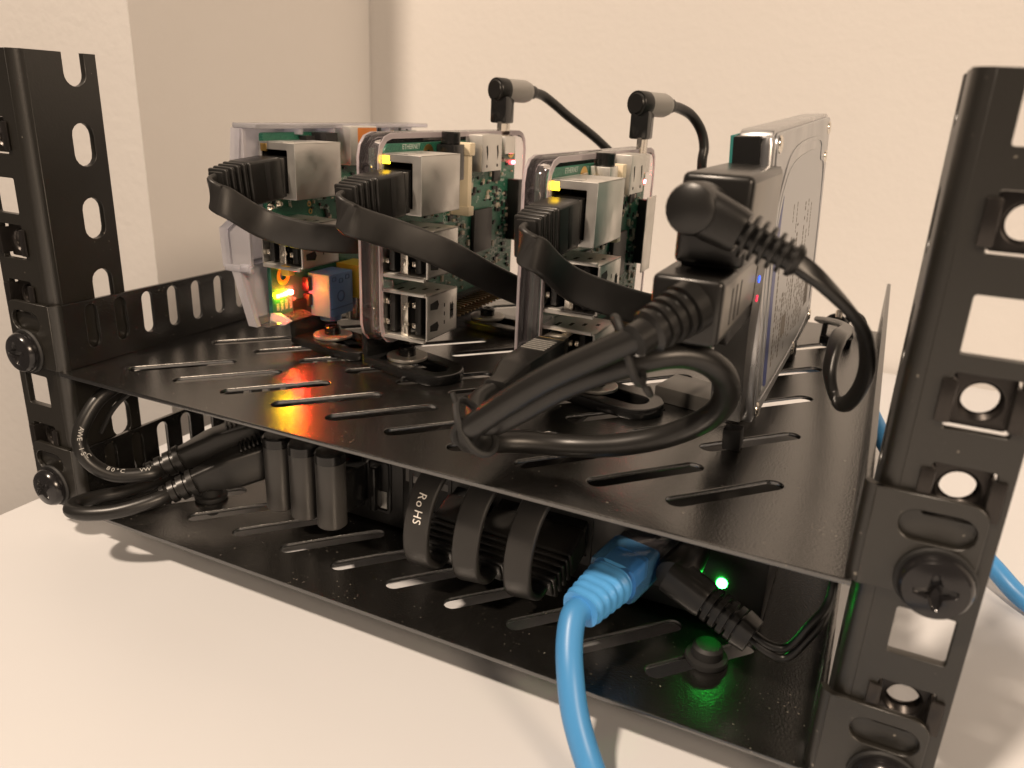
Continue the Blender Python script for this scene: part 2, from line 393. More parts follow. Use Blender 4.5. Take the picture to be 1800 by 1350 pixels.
# ------------------------------------------------------------------ rack screws
def make_screw(loc, label, turn):
    t = thing('rack_screw', label, 'screw', loc, local=True, group='screws holding the shelf ears')
    F = frame((0, 0, 0), (0, -1, 0), (math.cos(turn), 0, math.sin(turn)))
    MB().lathe([(0, 0), (6.5, 0), (6.6, .4), (6.3, .9), (0, .95)], F).build('cup_washer', RUBBER, t)
    def prof(r): return 4.3 - 1.1*(r/6)**2 - (1.2 if r > 5.4 else 0)*(r-5.4)/.6
    b = MB(); bb = bmesh.new(); n = 120; rs = [0, .5, .8, 1.1, 1.4, 1.7, 2.0, 2.3, 2.6, 2.9, 3.1, 3.3, 3.5, 4, 4.6, 5.2, 5.55, 5.8, 5.95]; rings = []
    def rec(r, a):                                                    # phillips cross sunk into the dome
        u = abs(r*math.cos(a)); v = abs(r*math.sin(a)); lo, hi = min(u, v), max(u, v)
        wdt = max(0, .95*(1-hi/3.7)+.22) if hi < 3.3 else -1
        d = 2.0*max(0, 1-hi/3.4)
        if lo < wdt: return d+.25
        if wdt > 0 and lo < wdt+.2: return (d+.25)*(1-(lo-wdt)/.2)
        return 0
    for r in rs:
        if r == 0: rings.append([bb.verts.new((0, 0, 2.0))]); continue
        rings.append([bb.verts.new((r*math.cos(2*math.pi*i/n), r*math.sin(2*math.pi*i/n), prof(r)-rec(r, 2*math.pi*i/n))) for i in range(n)])
    rings.append([bb.verts.new((5.8*math.cos(2*math.pi*i/n), 5.8*math.sin(2*math.pi*i/n), .9)) for i in range(n)])
    for A, B in zip(rings, rings[1:]):
        for i in range(n):
            j = (i+1) % n
            if len(A) == 1: bb.faces.new((A[0], B[i], B[j]))
            else: bb.faces.new((A[i], B[i], B[j], A[j]))
    bmesh.ops.recalc_face_normals(bb, faces=bb.faces[:])
    b.merge(bb, F); b.build('head', SCREWM, t, 30)
    MB().cyl((0, .2, 0), (0, 10, 0), 2.8).build('shank', NUTM, t)
make_screw((119.2, .05, 4.0), 'black cross-head screw in the upper shelf right ear', .15)
make_screw((119.2, .05, -40.3), 'black cross-head screw in the lower shelf right ear', .5)
make_screw((-118.3, .05, 4.6), 'black cross-head screw in the upper shelf left ear', .1)
make_screw((-116.8, .05, -38.6), 'black cross-head screw in the lower shelf left ear', .6)

# ------------------------------------------------------------------ single board computers
def usb_shell(t, x, y, z0, z1, ln=17.2, name='usb_port'):
    """stacked double USB-A socket: open front at y, x = height off the board."""
    h = 15.6; b = MB(); w = .45
    b.box(x, x+w, y, y+ln, z0, z1); b.box(x+h-w, x+h, y, y+ln, z0, z1, .12)
    b.box(x, x+h, y, y+ln, z0, z0+w, .1); b.box(x, x+h, y, y+ln, z1-w, z1, .1); b.box(x, x+h, y+ln-w, y+ln, z0, z1, .1)
    b.box(x+.8, x+h-.6, y-1.0, y+.3, z1-.25, z1+.75, .2); b.box(x+.8, x+h-.6, y-1.0, y+.3, z0-.75, z0+.25, .2)     # flared lips
    b.box(x+h-.3, x+h+.25, y-.5, y+.2, z0+.2, z1-.2, .12)
    p = b.build(name, NICKEL, t)
    MB().box(x+6.5, x+8.9, y+.25, y+2, z0+.4, z1-.4, .12).build('port_divider', BRIGHT, p)
    MB().box(x+.5, x+h-.5, y+8, y+ln-.6, z0+.5, z1-.5).build('port_back', DARKIN, p)
    for xc in (x+3.1, x+11.9):
        MB().box(xc-.9, xc+.9, y+.9, y+8, z0+1.0, z1-1.0, .2).build('tongue', BLACKP, p)
    b = MB(); zm = (z0+z1)/2
    for xc in (x+1.0, x+10.0):
        for zz in (zm-3, zm+3): b.box(xc-.35, xc+.9, y+1.2, y+5, zz-.8, zz+.8, .3)
    for zz in (zm-2.6, zm+2.6): b.box(x+7.1, x+8.3, y-.05, y+.5, zz-1, zz+1, .25)
    b.build('contact_spring', BRIGHT, p)
    # stamped springs and slits on the side facing away from the board
    b = MB()
    for zz in (zm+3.2, zm-3.2):
        b.prism([(y+1.6, zz-.9), (y+5.6, zz-1.4), (y+6.4, zz), (y+5.6, zz+1.4), (y+1.6, zz+.9)], x+h+.01, x+h+.06, plane_yz(0))
    for q in range(4): b.box(x+h+.01, x+h+.06, y+13+.55*q, y+13.3+.55*q, zm-2.6+.5*(q % 2), zm+2.4-.6*(q % 2))
    for q in range(3): b.box(x+h+.01, x+h+.05, y+9.4, y+9.9, zm-3.4+2.6*q, zm-2.3+2.6*q)
    b.box(x+h+.01, x+h+.05, y+13.2, y+15, zm-.2, zm+.2)
    b.build('stamped_slits', DARKIN, p)
    b = MB()
    for q in range(4): b.box(x+3+q*3.2, x+3.9+q*3.2, y+3+2*q, y+6.5+1.4*q, z1+.0, z1+.06)
    b.build('stamped_slits', DARKIN, p)
    return p
def rj45(t, led_on):
    z0, z1, h, y = 37.75, 53.75, 13.5, -2.1; b = MB(); w = .4
    # hollow can with a square mouth for the plug
    b.box(0, w, y, 19.2, z0, z1, .1); b.box(h-w, h, y, 19.2, z0, z1, .18); b.box(0, h, y, 19.2, z1-w, z1, .18); b.box(0, h, y, 19.2, z0, z0+w, .18); b.box(0, h, 18.8, 19.2, z0, z1, .1)
    b.plate([(0.1, z0+.1), (h-.1, z0+.1), (h-.1, z1-.1), (.1, z1-.1)], [rrect(5.9, (z0+z1)/2-.2, 9.4, 12.2, .3, 2)], .5, frame((0, y+.5, 0), (0, -1, 0), (1, 0, 0)), .1)
    b.prism([(h, y+10), (h, y+11.5), (h, y+11.5), (h, y+10)][:0] or [(3, y+.2), (9.2, y+.2), (8.2, y+6), (3.6, y+6)], z1+.02, z1+.2)
    p = b.build('ethernet_jack', NICKEL, t)
    MB().plate(rrect(5.9, (z0+z1)/2-.2, 10.6, 13.4, .2, 1), [rrect(5.9, (z0+z1)/2-.2, 9.3, 12.1, .3, 2)], 12, frame((0, y+13, 0), (0, -1, 0), (1, 0, 0)), .1).build('jack_liner', DARKIN, p)
    MB().box(1, 11, 12, 12.5, z0+1, z1-1).build('jack_back', DARKIN, p)
    MB().box(.9, 3.2, y-.14, y+.6, z1-2.7, z1-.5, .15).build('jack_led', L_Y if led_on else GOLD, p)
    MB().box(.4, 2.4, y-.12, y+.6, z0+.8, z0+3.3, .2).build('jack_led', GLOSSB, p)
    return p
def smd(t, n, yr, zr, avoid, seed):
    rnd = random.Random(seed); b = MB(); d = MB(); k = 0
    while k < n:
        y, z = rnd.uniform(*yr), rnd.uniform(*zr)
        if any(a < y < b_ and c_ < z < e for a, b_, c_, e in avoid): continue
        k += 1; l, w_ = rnd.choice(((1, .5), (1.6, .8), (1, .5), (2, 1.2))); hh = rnd.uniform(.4, .9)
        if rnd.random() < .5: l, w_ = w_, l
        (b if rnd.random() < .55 else d).box(.02, hh, y, y+l, z, z+w_)
    b.build('surface_parts', mat_smd, t, stuff=True); d.build('surface_parts', CHIPM, t, stuff=True)
mat_smd = mat('smd_parts', (.42, .33, .22), .4, var=(700, (.62, .58, .5)))
def silk(t, n, yr, zr, avoid, seed):
    rnd = random.Random(seed); b = MB(); k = 0
    while k < n:
        y, z = rnd.uniform(*yr), rnd.uniform(*zr)
        if any(a < y < b_ and c_ < z < e for a, b_, c_, e in avoid): continue
        k += 1
        if rnd.random() < .3:
            r = rnd.uniform(.4, 1.1); b.plate(circ(y, z, r, 12), [circ(y, z, r*.72, 12)], .03, plane_yz(.02), .005)
        else:
            for q in range(rnd.randint(1, 4)): b.box(.02, .04, y+q*.8, y+q*.8+.45, z, z+rnd.uniform(.5, 1.1))
    b.build('silkscreen', mat_silk, t, stuff=True)
mat_silk = mat('silkscreen_ink', (.52, .58, .54), .6)
def raspberry(b, y, z, s):                                            # berry emblem with two leaves in outline
    for dy, dz, r in ((0, 0, 1), (-1.05, .45, .85), (1.05, .45, .85), (-.62, -.95, .75), (.62, -.95, .75), (0, 1.05, .8), (0, -1.75, .6)):
        b.plate(circ(y+dy*s, z+dz*s, r*.62*s, 14), [circ(y+dy*s, z+dz*s, r*.40*s, 14)], .03, plane_yz(.03), .005)
    for sg in (-1, 1):
        b.prism([(y+sg*.1*s, z+1.6*s), (y+sg*.9*s, z+1.75*s), (y+sg*1.3*s, z+2.5*s), (y+sg*.5*s, z+2.5*s)], .03, .05, plane_yz(0))

def board_newer(org, label, seed):
    t = thing('single_board_computer', label, 'computer', org, local=True, group='computer boards standing on the upper shelf')
    # --- clear case: back pane, rim wall, front corner bosses
    ch = 6.
    outl = rrect(43.75, 28.9, 96.5, 60.2, 6.5, 3)
    inl = rrect(43.8, 28.9, 93.2, 57.0, 5.2, 3)
    MB().plate(outl, [], 1.6, plane_yz(-5.2), .25).build('case_back', CASE, t)
    MB().plate([(y-.02*(1 if y < 40 else -1), z-.02*(1 if z < 28 else -1)) for y, z in outl], [inl], .9, plane_yz(-6.12), .25).build('edge_glow_ring', CASEE, t)  # added ring, edge glow put into its pale colour
    p = MB().plate(outl, [inl], 4.6, plane_yz(-3.6), .3).build('case_rim', CASEF, t)
    MB().plate([(y-.02*(1 if y < 40 else -1), z-.02*(1 if z < 28 else -1)) for y, z in outl], [inl], .4, plane_yz(.8), .15).build('lip_glow_ring', CASEE, t)  # second added ring, paints the bright line along the rim
    for z in (9.5, 49.5): MB().lathe([(2.3, 0), (2.3, .7), (1.8, .7), (1.8, 0)], frame((-2.4, -4.5, z), (0, -1, 0))).build('boss_ring', CASEF, p)
    MB().box(.4, 3.6, -3.6, -1.0, 15.6, 18.8, .5).build('board_clip', CASEF, p)
    b = MB(); b.box(-3.4, -2.2, -2.7, 1, 2, 55, .3); b.build('board_ledge', CASE, p)
    # --- board
    holes = [circ(23.5+58, 3.5, 1.4, 14), circ(23.5+58, 52.5, 1.4, 14), circ(23.5, 3.5, 1.4, 14), circ(23.5, 52.5, 1.4, 14)]
    MB().plate(rrect(42.5, 28, 85, 56, 3, 4), holes, 1.4, plane_yz(-1.4), .05).build('circuit_board', PCB, t)
    for y, z in ((23.5, 52.5), (81.5, 3.5), (81.5, 52.5)):
        MB().plate(circ(y, z, 3.1, 20), [circ(y, z, 1.4, 14)], .05, plane_yz(.01), .01).build('mounting_pad', GOLD, t)
    rj45(t, True); usb_shell(t, 0, -2.1, 20.45, 33.55); usb_shell(t, 0, -2.1, 2.45, 15.55)
    # headphone jack, HDMI, camera and display connectors, micro USB
    b = MB(); b.box(.1, 6.2, 28, 35, 44.8, 55.5, .3); b.build('audio_jack', GLOSSB if seed == 1 else NICKEL, t)
    MB().cyl((3.1, 31.5, 55.5), (3.1, 31.5, 59.2), 3.0, bev=.3).build('audio_barrel', GLOSSB, t)
    p = MB().box(.2, 6.6, 46.2, 60.6, 46.5, 58.2, .35).build('hdmi_port', NICKEL, t)
    b = MB()
    for y in (49.6, 57.2):
        b.prism([(y-.7, 54.5), (y+.2, 54.9), (y+.7, 52.4), (y+.2, 50.2), (y-.2, 52.3)], 6.61, 6.66, plane_yz(0))
        b.prism(circ(y, 48.3, .5, 10), 6.61, 6.66, plane_yz(0))
    b.build('stamped_slits', DARKIN, p)
    b = MB(); b.box(.2, 6.2, 37.6, 40.2, 33.6, 55.6, .2); b.box(.2, 6.9, 37.2, 40.8, 52, 55.9, .3); b.box(.2, 6.9, 37.2, 40.8, 33.2, 36.2, .3); b.build('camera_connector', IVORY, t)
    MB().box(.2, 4.6, 40.3, 42.2, 34.2, 55, .2).build('connector_back', BLACKP, t)
    MB().box(.1, 3.0, 70.4, 78.6, 51.2, 57.2, .3).build('micro_usb_port', NICKEL, t)
    MB().box(.1, 4.8, 79.2, 82.4, 20, 42, .25).build('display_connector', BLACKP, t)
    if seed == 2: MB().box(4.81, 5.1, 73, 83.5, 18, 43.5, .1).build('card_slot_cover', NICKEL, t)
    ch_ = MB().box(.1, 1.5, 51.5, 65, 18.6, 33.2, .12).build('processor', CHIPM, t)
    MB().box(.1, 1.1, 21.5, 31.5, 21.5, 31.5, .1).build('network_chip', CHIPM, t)
    MB().box(.1, 1.2, 66, 71, 42, 47, .1).build('power_chip', CHIPM, t)
    b = MB()
    for i in range(20):
        for k in range(2):
            y, z = 80.6-2.54*i-2.5, 2.2+2.54*k
            b.box(.1, 2.6, y-1.27, y+1.27, z-1.27, z+1.27); 
    b.build('pin_header_base', BLACKP, t)
    b = MB()
    for i in range(20):
        for k in range(2):
            y, z = 80.6-2.54*i-2.5, 2.2+2.54*k; b.box(2.5, 8.8, y-.32, y+.32, z-.32, z+.32, .1, seg=1)
    b.build('header_pins', PINM, t, stuff=True)
    av = [(-3, 19.5, -1, 57), (50, 66.5, 17, 35), (20, 33, 20, 33), (45, 61.5, 45, 57), (37, 43, 32, 57), (27, 36, 44, 57), (70, 79, 50, 57), (78.5, 84, 18, 43), (27, 82, -1, 6.5)]
    smd(t, 210, (19.5, 82), (7, 54), av, seed); silk(t, 190, (19.5, 82), (7, 53), av, seed+9)
    b = MB(); raspberry(b, 69.5, 16, 2.0); b.build('berry_emblem', mat_silk, t)
    b = MB(); b.text('ETHERNET', 2.0, frame((.03, 14, 55.0), (1, 0, 0), (0, 1, 0)), .01); b.build('board_print', mat_silk, t)
    MB().box(.1, .9, 82.2, 83.4, 47.2, 48.4, .15).build('power_led', L_RP, t)
    return t
board_newer((-28.2, 50.7, 10.5), 'middle computer board upright in a clear case with amber jack light', 1)
board_newer((22.0, 51.2, 7.45), 'computer board in a clear case beside the hard drive, usb lead plugged in', 2)

def board_older(org, label):
    t = thing('single_board_computer', label, 'computer', org, local=True, group='computer boards standing on the upper shelf')
    # violet-tinted case with stepped outer wall; profile in (x, z)
    prof = [(-6, 57.2), (-9.4, 30.8), (-13.6, 27.6), (-13.2, 16.0), (-10, 15.6), (-4.4, -2.0)]
    rings = []
    b = MB()
    inn = [(x+1.7, z) for x, z in prof]
    b.prism(prof+inn[::-1], -88, 4.7, frame((0, 0, 0), (0, -1, 0), (1, 0, 0)))
    b.build('case_back', CASEV, t)
    # front wall: rim strip along the outer edge and a frosted pane
    rim_in = [(x+3.4, z) for x, z in prof]
    b = MB(); b.prism(prof+rim_in[::-1], 4.7, 6.4, frame((0, 0, 0), (0, -1, 0), (1, 0, 0)))
    b.box(-12.6, -1.8, -6.6, -4.9, 14.6, 16.8, .4); b.box(-6, -2.4, -6.9, -5, 15.0, 17.4, .4)
    p = b.build('case_rim', CASEV, t)
    MB().prism([(-2.6, 57), (-6, 31), (-10.2, 27.8), (-9.8, 16.8), (-2.2, 16.8), (-2.0, 57)], 4.8, 5.8, frame((0, 0, 0), (0, -1, 0), (1, 0, 0))).build('case_pane', CASEW, p)
    MB().box(-6, 3.0, -5.8, 88, 57.2, 58.6, .3).build('case_top', CASEV, t)
    b = MB()
    for y in (14, 30, 46, 62): b.box(-5, 2.6, y, y+1.2, 55.4, 57.2, .2)
    b.build('top_ribs', CASEV, t)
    MB().prism([(-5, -2.3), (3.6, -1.9), (6.5, -.6), (3.5, .4), (-4, .2)], -12, 4.4, frame((0, 0, 0), (0, -1, 0), (1, 0, 0))).build('case_floor', CASE, t)
    b = MB(); b.prism([(2.2, -1.6), (8.5, -.2), (10.5, 1.2), (6.0, 3.0), (3.0, 2.6)], 3.2, 4.4, frame((0, 0, 0), (0, -1, 0), (1, 0, 0))); b.build('case_foot', CASEW, t)
    MB().plate(rrect(42.5, 28, 85, 56, .8, 2), [circ(5.5, 12.6, 1.5, 16)], 1.5, plane_yz(-1.5), .05).build('circuit_board', PCB, t)
    MB().plate(circ(5.5, 12.6, 3.0, 24), [circ(5.5, 12.6, 1.5, 16)], .12, plane_yz(.01), .02).build('mounting_pad', WARMY, t)
    rj45(t, False); usb_shell(t, 0, -3.2, 17.8, 31)
    MB().box(7.6, 10.6, -4.0, -1.2, 15.2, 18.2, .2).build('lip_glint_block', WARMY, t)  # yellow block put in for the reflection at the end of the usb lip
    p = MB().box(.2, 6.4, 34, 49, 45.5, 58.0, .4).build('hdmi_port', NICKEL, t)
    MB().box(6.41, 6.5, 38, 48.6, 47, 57.5, .02).build('orange_film', ORANGE, p)
    b = MB(); b.box(.2, 5.8, 22, 28, 50, 56); b.box(.2, 3, 16, 20, 51, 55); b.build('capacitor_block', CHIPM, t)
    p = MB().box(1.0, 9.8, 16, 28.6, -2.4, 12, .35).build('audio_jack', BLUEJ, t)
    b = MB(); b.plate(circ(22, 4.2, 2.0, 20), [circ(22, 4.2, 1.5, 20)], .12, plane_yz(9.8), .02)
    for y, z in ((18.5, 10.3), (22.2, 9.4), (25.6, 10.2)): b.plate(rrect(y, z, 2.2, 1.6, .4, 3), [rrect(y, z, 1.5, 1., .3, 3)], .1, plane_yz(9.8), .02)
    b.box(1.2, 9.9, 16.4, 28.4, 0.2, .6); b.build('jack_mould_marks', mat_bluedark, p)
    MB().cyl((5.2, 22, -2.4), (5.2, 22, -4.6), 3.6, bev=.3).build('jack_barrel', BLUEJ, p)
    b = MB(); b.box(.1, 2.6, 14.4, 16.5, 1.2, 5, .1); b.box(.1, 2.6, 14.2, 16.5, 6.2, 10.6, .1); b.build('jack_base', BLACKP, t)
    p = MB().box(1, 11, 31, 41, 1.5, 13, .4).build('video_jack', YELLOWP, t)
    MB().cyl((6, 36, 1.5), (6, 36, -7), 4.1, bev=.3).build('video_barrel', BRIGHT, p)
    for i, (y, m) in enumerate(((2.2, L_YW), (3.9, L_YW), (5.6, L_YG), (8.2, L_R), (10.2, L_R))):
        if i == 4: continue
        MB().box(.1, .8, y-.55, y+.55, 5.9+.06*i, 7.1+.06*i, .1).build('status_led', m, t)
    b = MB()
    for i, s_ in enumerate(('100', 'LNK', 'FDX', 'PWR', 'ACT')): b.text(s_, 1.7, frame((.04, 2.2+2.0*i, 3.0), (1, 0, 0), (0, 0, -1)), .01)
    b.build('board_print', WHITEP, t)
    b = MB()
    for i in range(7): b.plate(circ(19.5+.5*(i % 2), 33.8-2.4*i, .9, 14), [circ(19.5+.5*(i % 2), 33.8-2.4*i, .5, 12)], .1, plane_yz(.02), .02)
    b.build('solder_rings', GOLD, t)
    b = MB()
    for y, z in ((1.5, 34.4), (5.4, 35)): b.lathe([(1.3, 0), (1.1, .5), (.6, 1.1), (0, 1.3)], frame((0, y, z), (1, 0, 0)), 14)
    b.build('solder_bead', BRIGHT, t)
    MB().box(.1, 1.4, 48, 60, 20, 32, .1).build('processor', CHIPM, t)
    av = [(-3, 19, 36, 57), (-3, 17, 15, 33), (15, 30, -3, 14), (30, 42, 0, 14), (33, 50, 44, 57), (47, 61, 19, 33), (-1, 12, 4, 16)]
    smd(t, 150, (1, 80), (14, 56), av, 21); silk(t, 130, (1, 80), (14, 54), av, 22)
    return t
mat_bluedark = mat('blue_jack_dark_marks', (.06, .13, .30), .5)  # darker blue for the marks on the audio jack
board_older((-69.6, 48.8, 11.35), 'left computer board in a violet-tinted case with a blue audio jack')

# ------------------------------------------------------------------ brackets on the upper shelf
def make_bracket(x, y, rot, label, slot_r, first=[]):
    if first: return dup(first[0], (x, y, .05), (0, 0, rot), label)
    t = thing('mounting_bracket', label, 'bracket', (x, y, .05), (0, 0, rot), True, 'black slotted brackets under the boards')
    out = [(-9.5, -9), (9, -9)] + [(12+9*math.cos(a)+0, 9*math.sin(a)) for a in [-math.pi/3+2*math.pi/3*i/10 for i in range(11)]] + [(9, 9), (-9.5, 9)]
    MB().plate(out, [capsule((-3, 0), (13, 0), 3.6)], 3, None, .5).build('plate', GLOSSB, t)
    MB().box(-11.2, -8.6, -9, 9, 0.1, 15, .7).build('upright', GLOSSB, t)
    MB().plate(circ(0, 0, 6.3, 36), [circ(0, 0, 1.5)], 1, Matrix.Translation((0, 0, 3.05)), .2).build('washer', WASHER, t)
    b = MB(); b.lathe([(0, 3), (2.7, 4), (2.7, 6.3), (2.3, 6.8), (1.3, 6.8), (1.2, 5.4), (0, 5.4)], None, 20); b.build('bolt', GLOSSB, t)
    first.append(t); return t
make_bracket(-25.8, 58.6, math.radians(-16), 'slotted bracket under the front of the middle board', 0)
make_bracket(-58.8, 64.5, math.radians(-14), 'slotted bracket under the left board with the red-lit corner', 0)
make_bracket(-27.5, 116, math.radians(-8), 'slotted bracket at the back of the middle board', 0)
make_bracket(34.0, 64.6, math.radians(-14), 'slotted bracket under the board beside the drive, behind the thick cable', 0)

# ------------------------------------------------------------------ flat network cables on the boards
def flat_plug(t, o, d, wdir, boot=True):
    """rj45 plug with ribbed boot: o = mouth centre, d = direction out of the jack, wdir = wide direction."""
    F = frame(o, d, wdir)                                             # local x = wide, z = outwards
    MB().box(-5.6, 5.6, -3.9, 3.9, -8, 3, .4, F).build('plug_body', GLOSSB, t)
    p = MB().box(-6.0, 6.0, -4.4, 4.4, 1.6, 13.8, .9, F, 3).build('plug_boot', PLUGM, t)
    b = MB(); b.box(-5.0, 5.0, 4.36, 4.5, 6.5, 8.4, .05, F); b.box(-5.0, 5.0, -4.5, -4.36, 6.5, 8.4, .05, F); b.build('boot_recess', DARKIN, p)
    for i in range(4):
        k = 1-.05*i; MB().box(-5.9*k, 5.9*k, -4.2*k, 4.2*k, 14.3+1.95*i, 15.7+1.95*i, .6, F, 3).build('boot_rib', PLUGM, p)
    MB().box(-4.4, 4.4, -2.8, 2.8, 12, 22.4, .8, F).build('boot_core', PLUGM, p)
    return p
def net_cable(label, jo, path, grp='flat cables plugged into the boards'):
    t = thing('network_cable', label, 'cable', jo, group=grp); d = V(-.06, -1, -.09).normalized()
    flat_plug(t, jo, d, (0, 0, 1)); e = V(jo)+d*21
    P = [(e, (0, 0, 1)), (e+d*2.6+V(.3, 0, -.6), (-.05, 0, 1)), (e+d*3.4+V(2.2, 0, -2.0), (-.12, 0, 1)), (e+d*1.6+V(4.6, 0, -3.8), (-.2, 0, 1))]
    MB().ribbon(P+path, 8.2, 1.9).build('cable', RIBBONM, t)
Z = (0, 0, 1)
net_cable('flat cable curving from the left board behind the middle board', (-63.6, 47.0, 55.5),
          [((-55.5, 33, 43.6), (-.12, 0, 1)), ((-45, 40, 40.6), (0, 0, 1)), ((-36.4, 52, 39.3), Z), ((-34.8, 72, 38.5), Z), ((-34.6, 104, 36), Z)])
net_cable('flat cable dropping across the middle board towards the clear case', (-22.3, 48.2, 54.5),
          [((-14, 35, 45), (-.25, -.1, 1)), ((-5, 45.5, 39.5), (-.2, -.3, 1)), ((3.5, 58, 31.5), (-.1, -.6, .8)), ((9, 76, 23.5), (.1, -.7, .7)), ((12, 100, 16), (.2, -.7, .6))])
net_cable('flat cable from the board beside the drive sweeping under the drive adapter', (28.0, 48.8, 51.5),
          [((35.5, 35, 38.8), (-.2, 0, 1)), ((44, 42, 34.6), (-.15, 0, 1)), ((52, 52, 31), Z), ((57, 72, 28), Z), ((60, 100, 22), Z)])

# ------------------------------------------------------------------ right-angle power leads on top of the boards
def power_lead(label, top, end, path):
    x, y, z = top
    t = thing('power_cable', label, 'cable', (x, y, z-9), group='right-angle power leads on the boards')
    d = (V(end)-V(top)).normalized(); o = V(top)-d*3
    MB().lathe([(0, -.2), (2.9, -.2), (3.0, 0), (3.3, .3), (3.8, .3), (4.0, .6), (4.0, 5), (0, 5)], frame(o, d)).build('plug_head', PLUGM, t)
    MB().lathe([(0, 4.9), (3.85, 5), (3.85, 14.5), (3.3, 16.5), (2.4, 17.4), (0, 17.5)], frame(o, d)).build('sleeve', GREYP, t)
    MB().lathe([(2.3, 17.0), (2.3, 19.4), (2.0, 20), (2.0, 16.4)], frame(o, d)).build('sleeve_collar', PLUGM, t)
    MB().box(x-2.6, x+3.6, y-2.8, y+4.2, z-11, z-2, .7).build('stem', GLOSSB, t)
    MB().box(x+.4, x+2.2, y-3, y+4, z-16, z-10.5, .2).build('plug_tip', BRIGHT, t)
    MB().tube([o+d*18.6]+[V(p) for p in path], 1.75).build('cable', CORDM, t)
power_lead('right-angle power lead on the middle board with its wire falling behind', (-29.2, 124.0, 83.0), (-23.4, 140, 82.8),
           [(-22.4, 145, 82.0), (-19.8, 151, 79), (-16.5, 158, 74.8), (-7.9, 172, 65.6), (-.4, 185, 54.5), (4, 196, 40), (6, 206, 15)])
power_lead('right-angle power lead on the board beside the hard drive', (21.6, 125.0, 80.4), (26.6, 138, 80.2),
           [(29, 146, 79.6), (32, 152, 77.4), (35, 156, 72.6), (36.6, 157, 67), (36.8, 156, 61), (38, 158, 45), (39, 162, 20)])

# ------------------------------------------------------------------ hard drive (local: x=0 label face, y depth, z up)
t = thing('hard_drive', 'silver portable hard drive standing on edge with a printed label', 'hard drive', (80.2, 50, 6.2), (math.radians(2.5), math.radians(-3.3), math.radians(-1.5)), True)
Fd = plane_yz(0)
b = MB(); b.plate(rrect(50.5, 35, 99, 69.6, 2.4, 4), [], 7.6, plane_yz(-8.8), .5); b.build('casing', ALU, t, 40)
lid = [(1.2, 1.6), (98, 1.6), (98.8, 3), (98.8, 67), (98, 68.6), (1.2, 68.6)]
b = MB(); b.plate(rrect(50, 35, 98.2, 67.6, 3.5, 5), [], 1.1, plane_yz(-1.25), .35); p = b.build('lid', LIDM, t)
# raised contour following the platter
cont = [(4, 12), (5, 6), (9, 4), (80, 4), (93, 14), (93, 52), (82, 58), (76, 64), (30, 64.5), (12, 58), (5, 46)]
cc = [(q.x, q.y) for q in catmull([(a, b_, 0) for a, b_ in cont+cont[:1]], 5)][:-1]
b = MB(); b.plate(cc, [[(50+(a-50)*.975, 34+(b_-34)*.965) for a, b_ in cc]], .35, plane_yz(-.2), .12); b.build('lid_ridge', LIDM, p)
lab = [(7, 14), (7.6, 8), (12, 6.5), (78, 6.5), (90, 16), (90, 48), (80, 54), (74, 60.5), (32, 61), (15, 56), (8, 44)]
lc = [(q.x, q.y) for q in catmull([(a, b_, 0) for a, b_ in lab+lab[:1]], 5)][:-1]
MB().plate(lc, [], .12, plane_yz(-.15), .03).build('label', LABELM, t)
MB().prism([(7.2, 12), (8, 8.2), (10.4, 7), (12.4, 7), (12.2, 30), (13.6, 46), (15.4, 54), (10.5, 48), (8.2, 40)], -.02, .03, plane_yz(0)).build('label_band', LABELBLUE, t)
b = MB(); rnd = random.Random(3)
for col in range(17):
    y = 17+col*3.3 + (3 if col > 8 else 0); z = 9+rnd.uniform(0, 4); zmax = 50-abs(col-6)*.5-rnd.choice((0, 4, 14, 22)); hgt = rnd.choice((.8, 1., 1.5, 1.9))
    while z < zmax:
        l = rnd.uniform(.5, 1.5)
        if rnd.random() < .84: b.box(-.02, .01, y, y+hgt, z, z+l)
        z += l+.35
b.box(-.02, .01, 30, 37, 14, 20); 
for k in range(9): b.box(-.02, .01, 75+.9*k, 75.45+.9*k, 12, 20+2*(k % 3))
b.build('label_print', PRINTM, t, stuff=True)
for y, z in ((3.4, 3.4), (3.4, 66.4), (96, 4), (96, 65.5), (93.5, 57), (60, 2.6)):
    b = MB(); b.lathe([(0, .5), (1.5, .5), (1.9, .25), (2, 0), (0, 0)], frame((-.15, y, z), (1, 0, 0)), 18); b.build('lid_screw', BRIGHT, t)
b = MB(); b.box(-9.6, -3.6, -.9, 5, 40, 68.4, .4); b.build('connector_block', GLOSSB, t)
MB().box(-10.2, -9.3, -.7, 96, 2, 68.6, .1).build('circuit_board', TEAL, t)
b = MB(); b.lathe([(0, 0), (1.7, 0), (1.7, 26), (1.2, 27.5), (0, 28)], frame((-2.2, .4, 40.5), (0, 0, 1)), 16); b.box(-3.7, -.5, -.3, 3, 1, 41, .7); b.build('front_corner', ALU, t)
b = MB(); b.box(-6.8, -2.4, -3.2, 1, -5.9, -.4, .3); b.build('front_foot', RUBBER, t)
b = MB(); b.box(-9.3, -2.5, 84, 92, -9.7, -.2, .3); b.build('rear_foot', RUBBER, t)

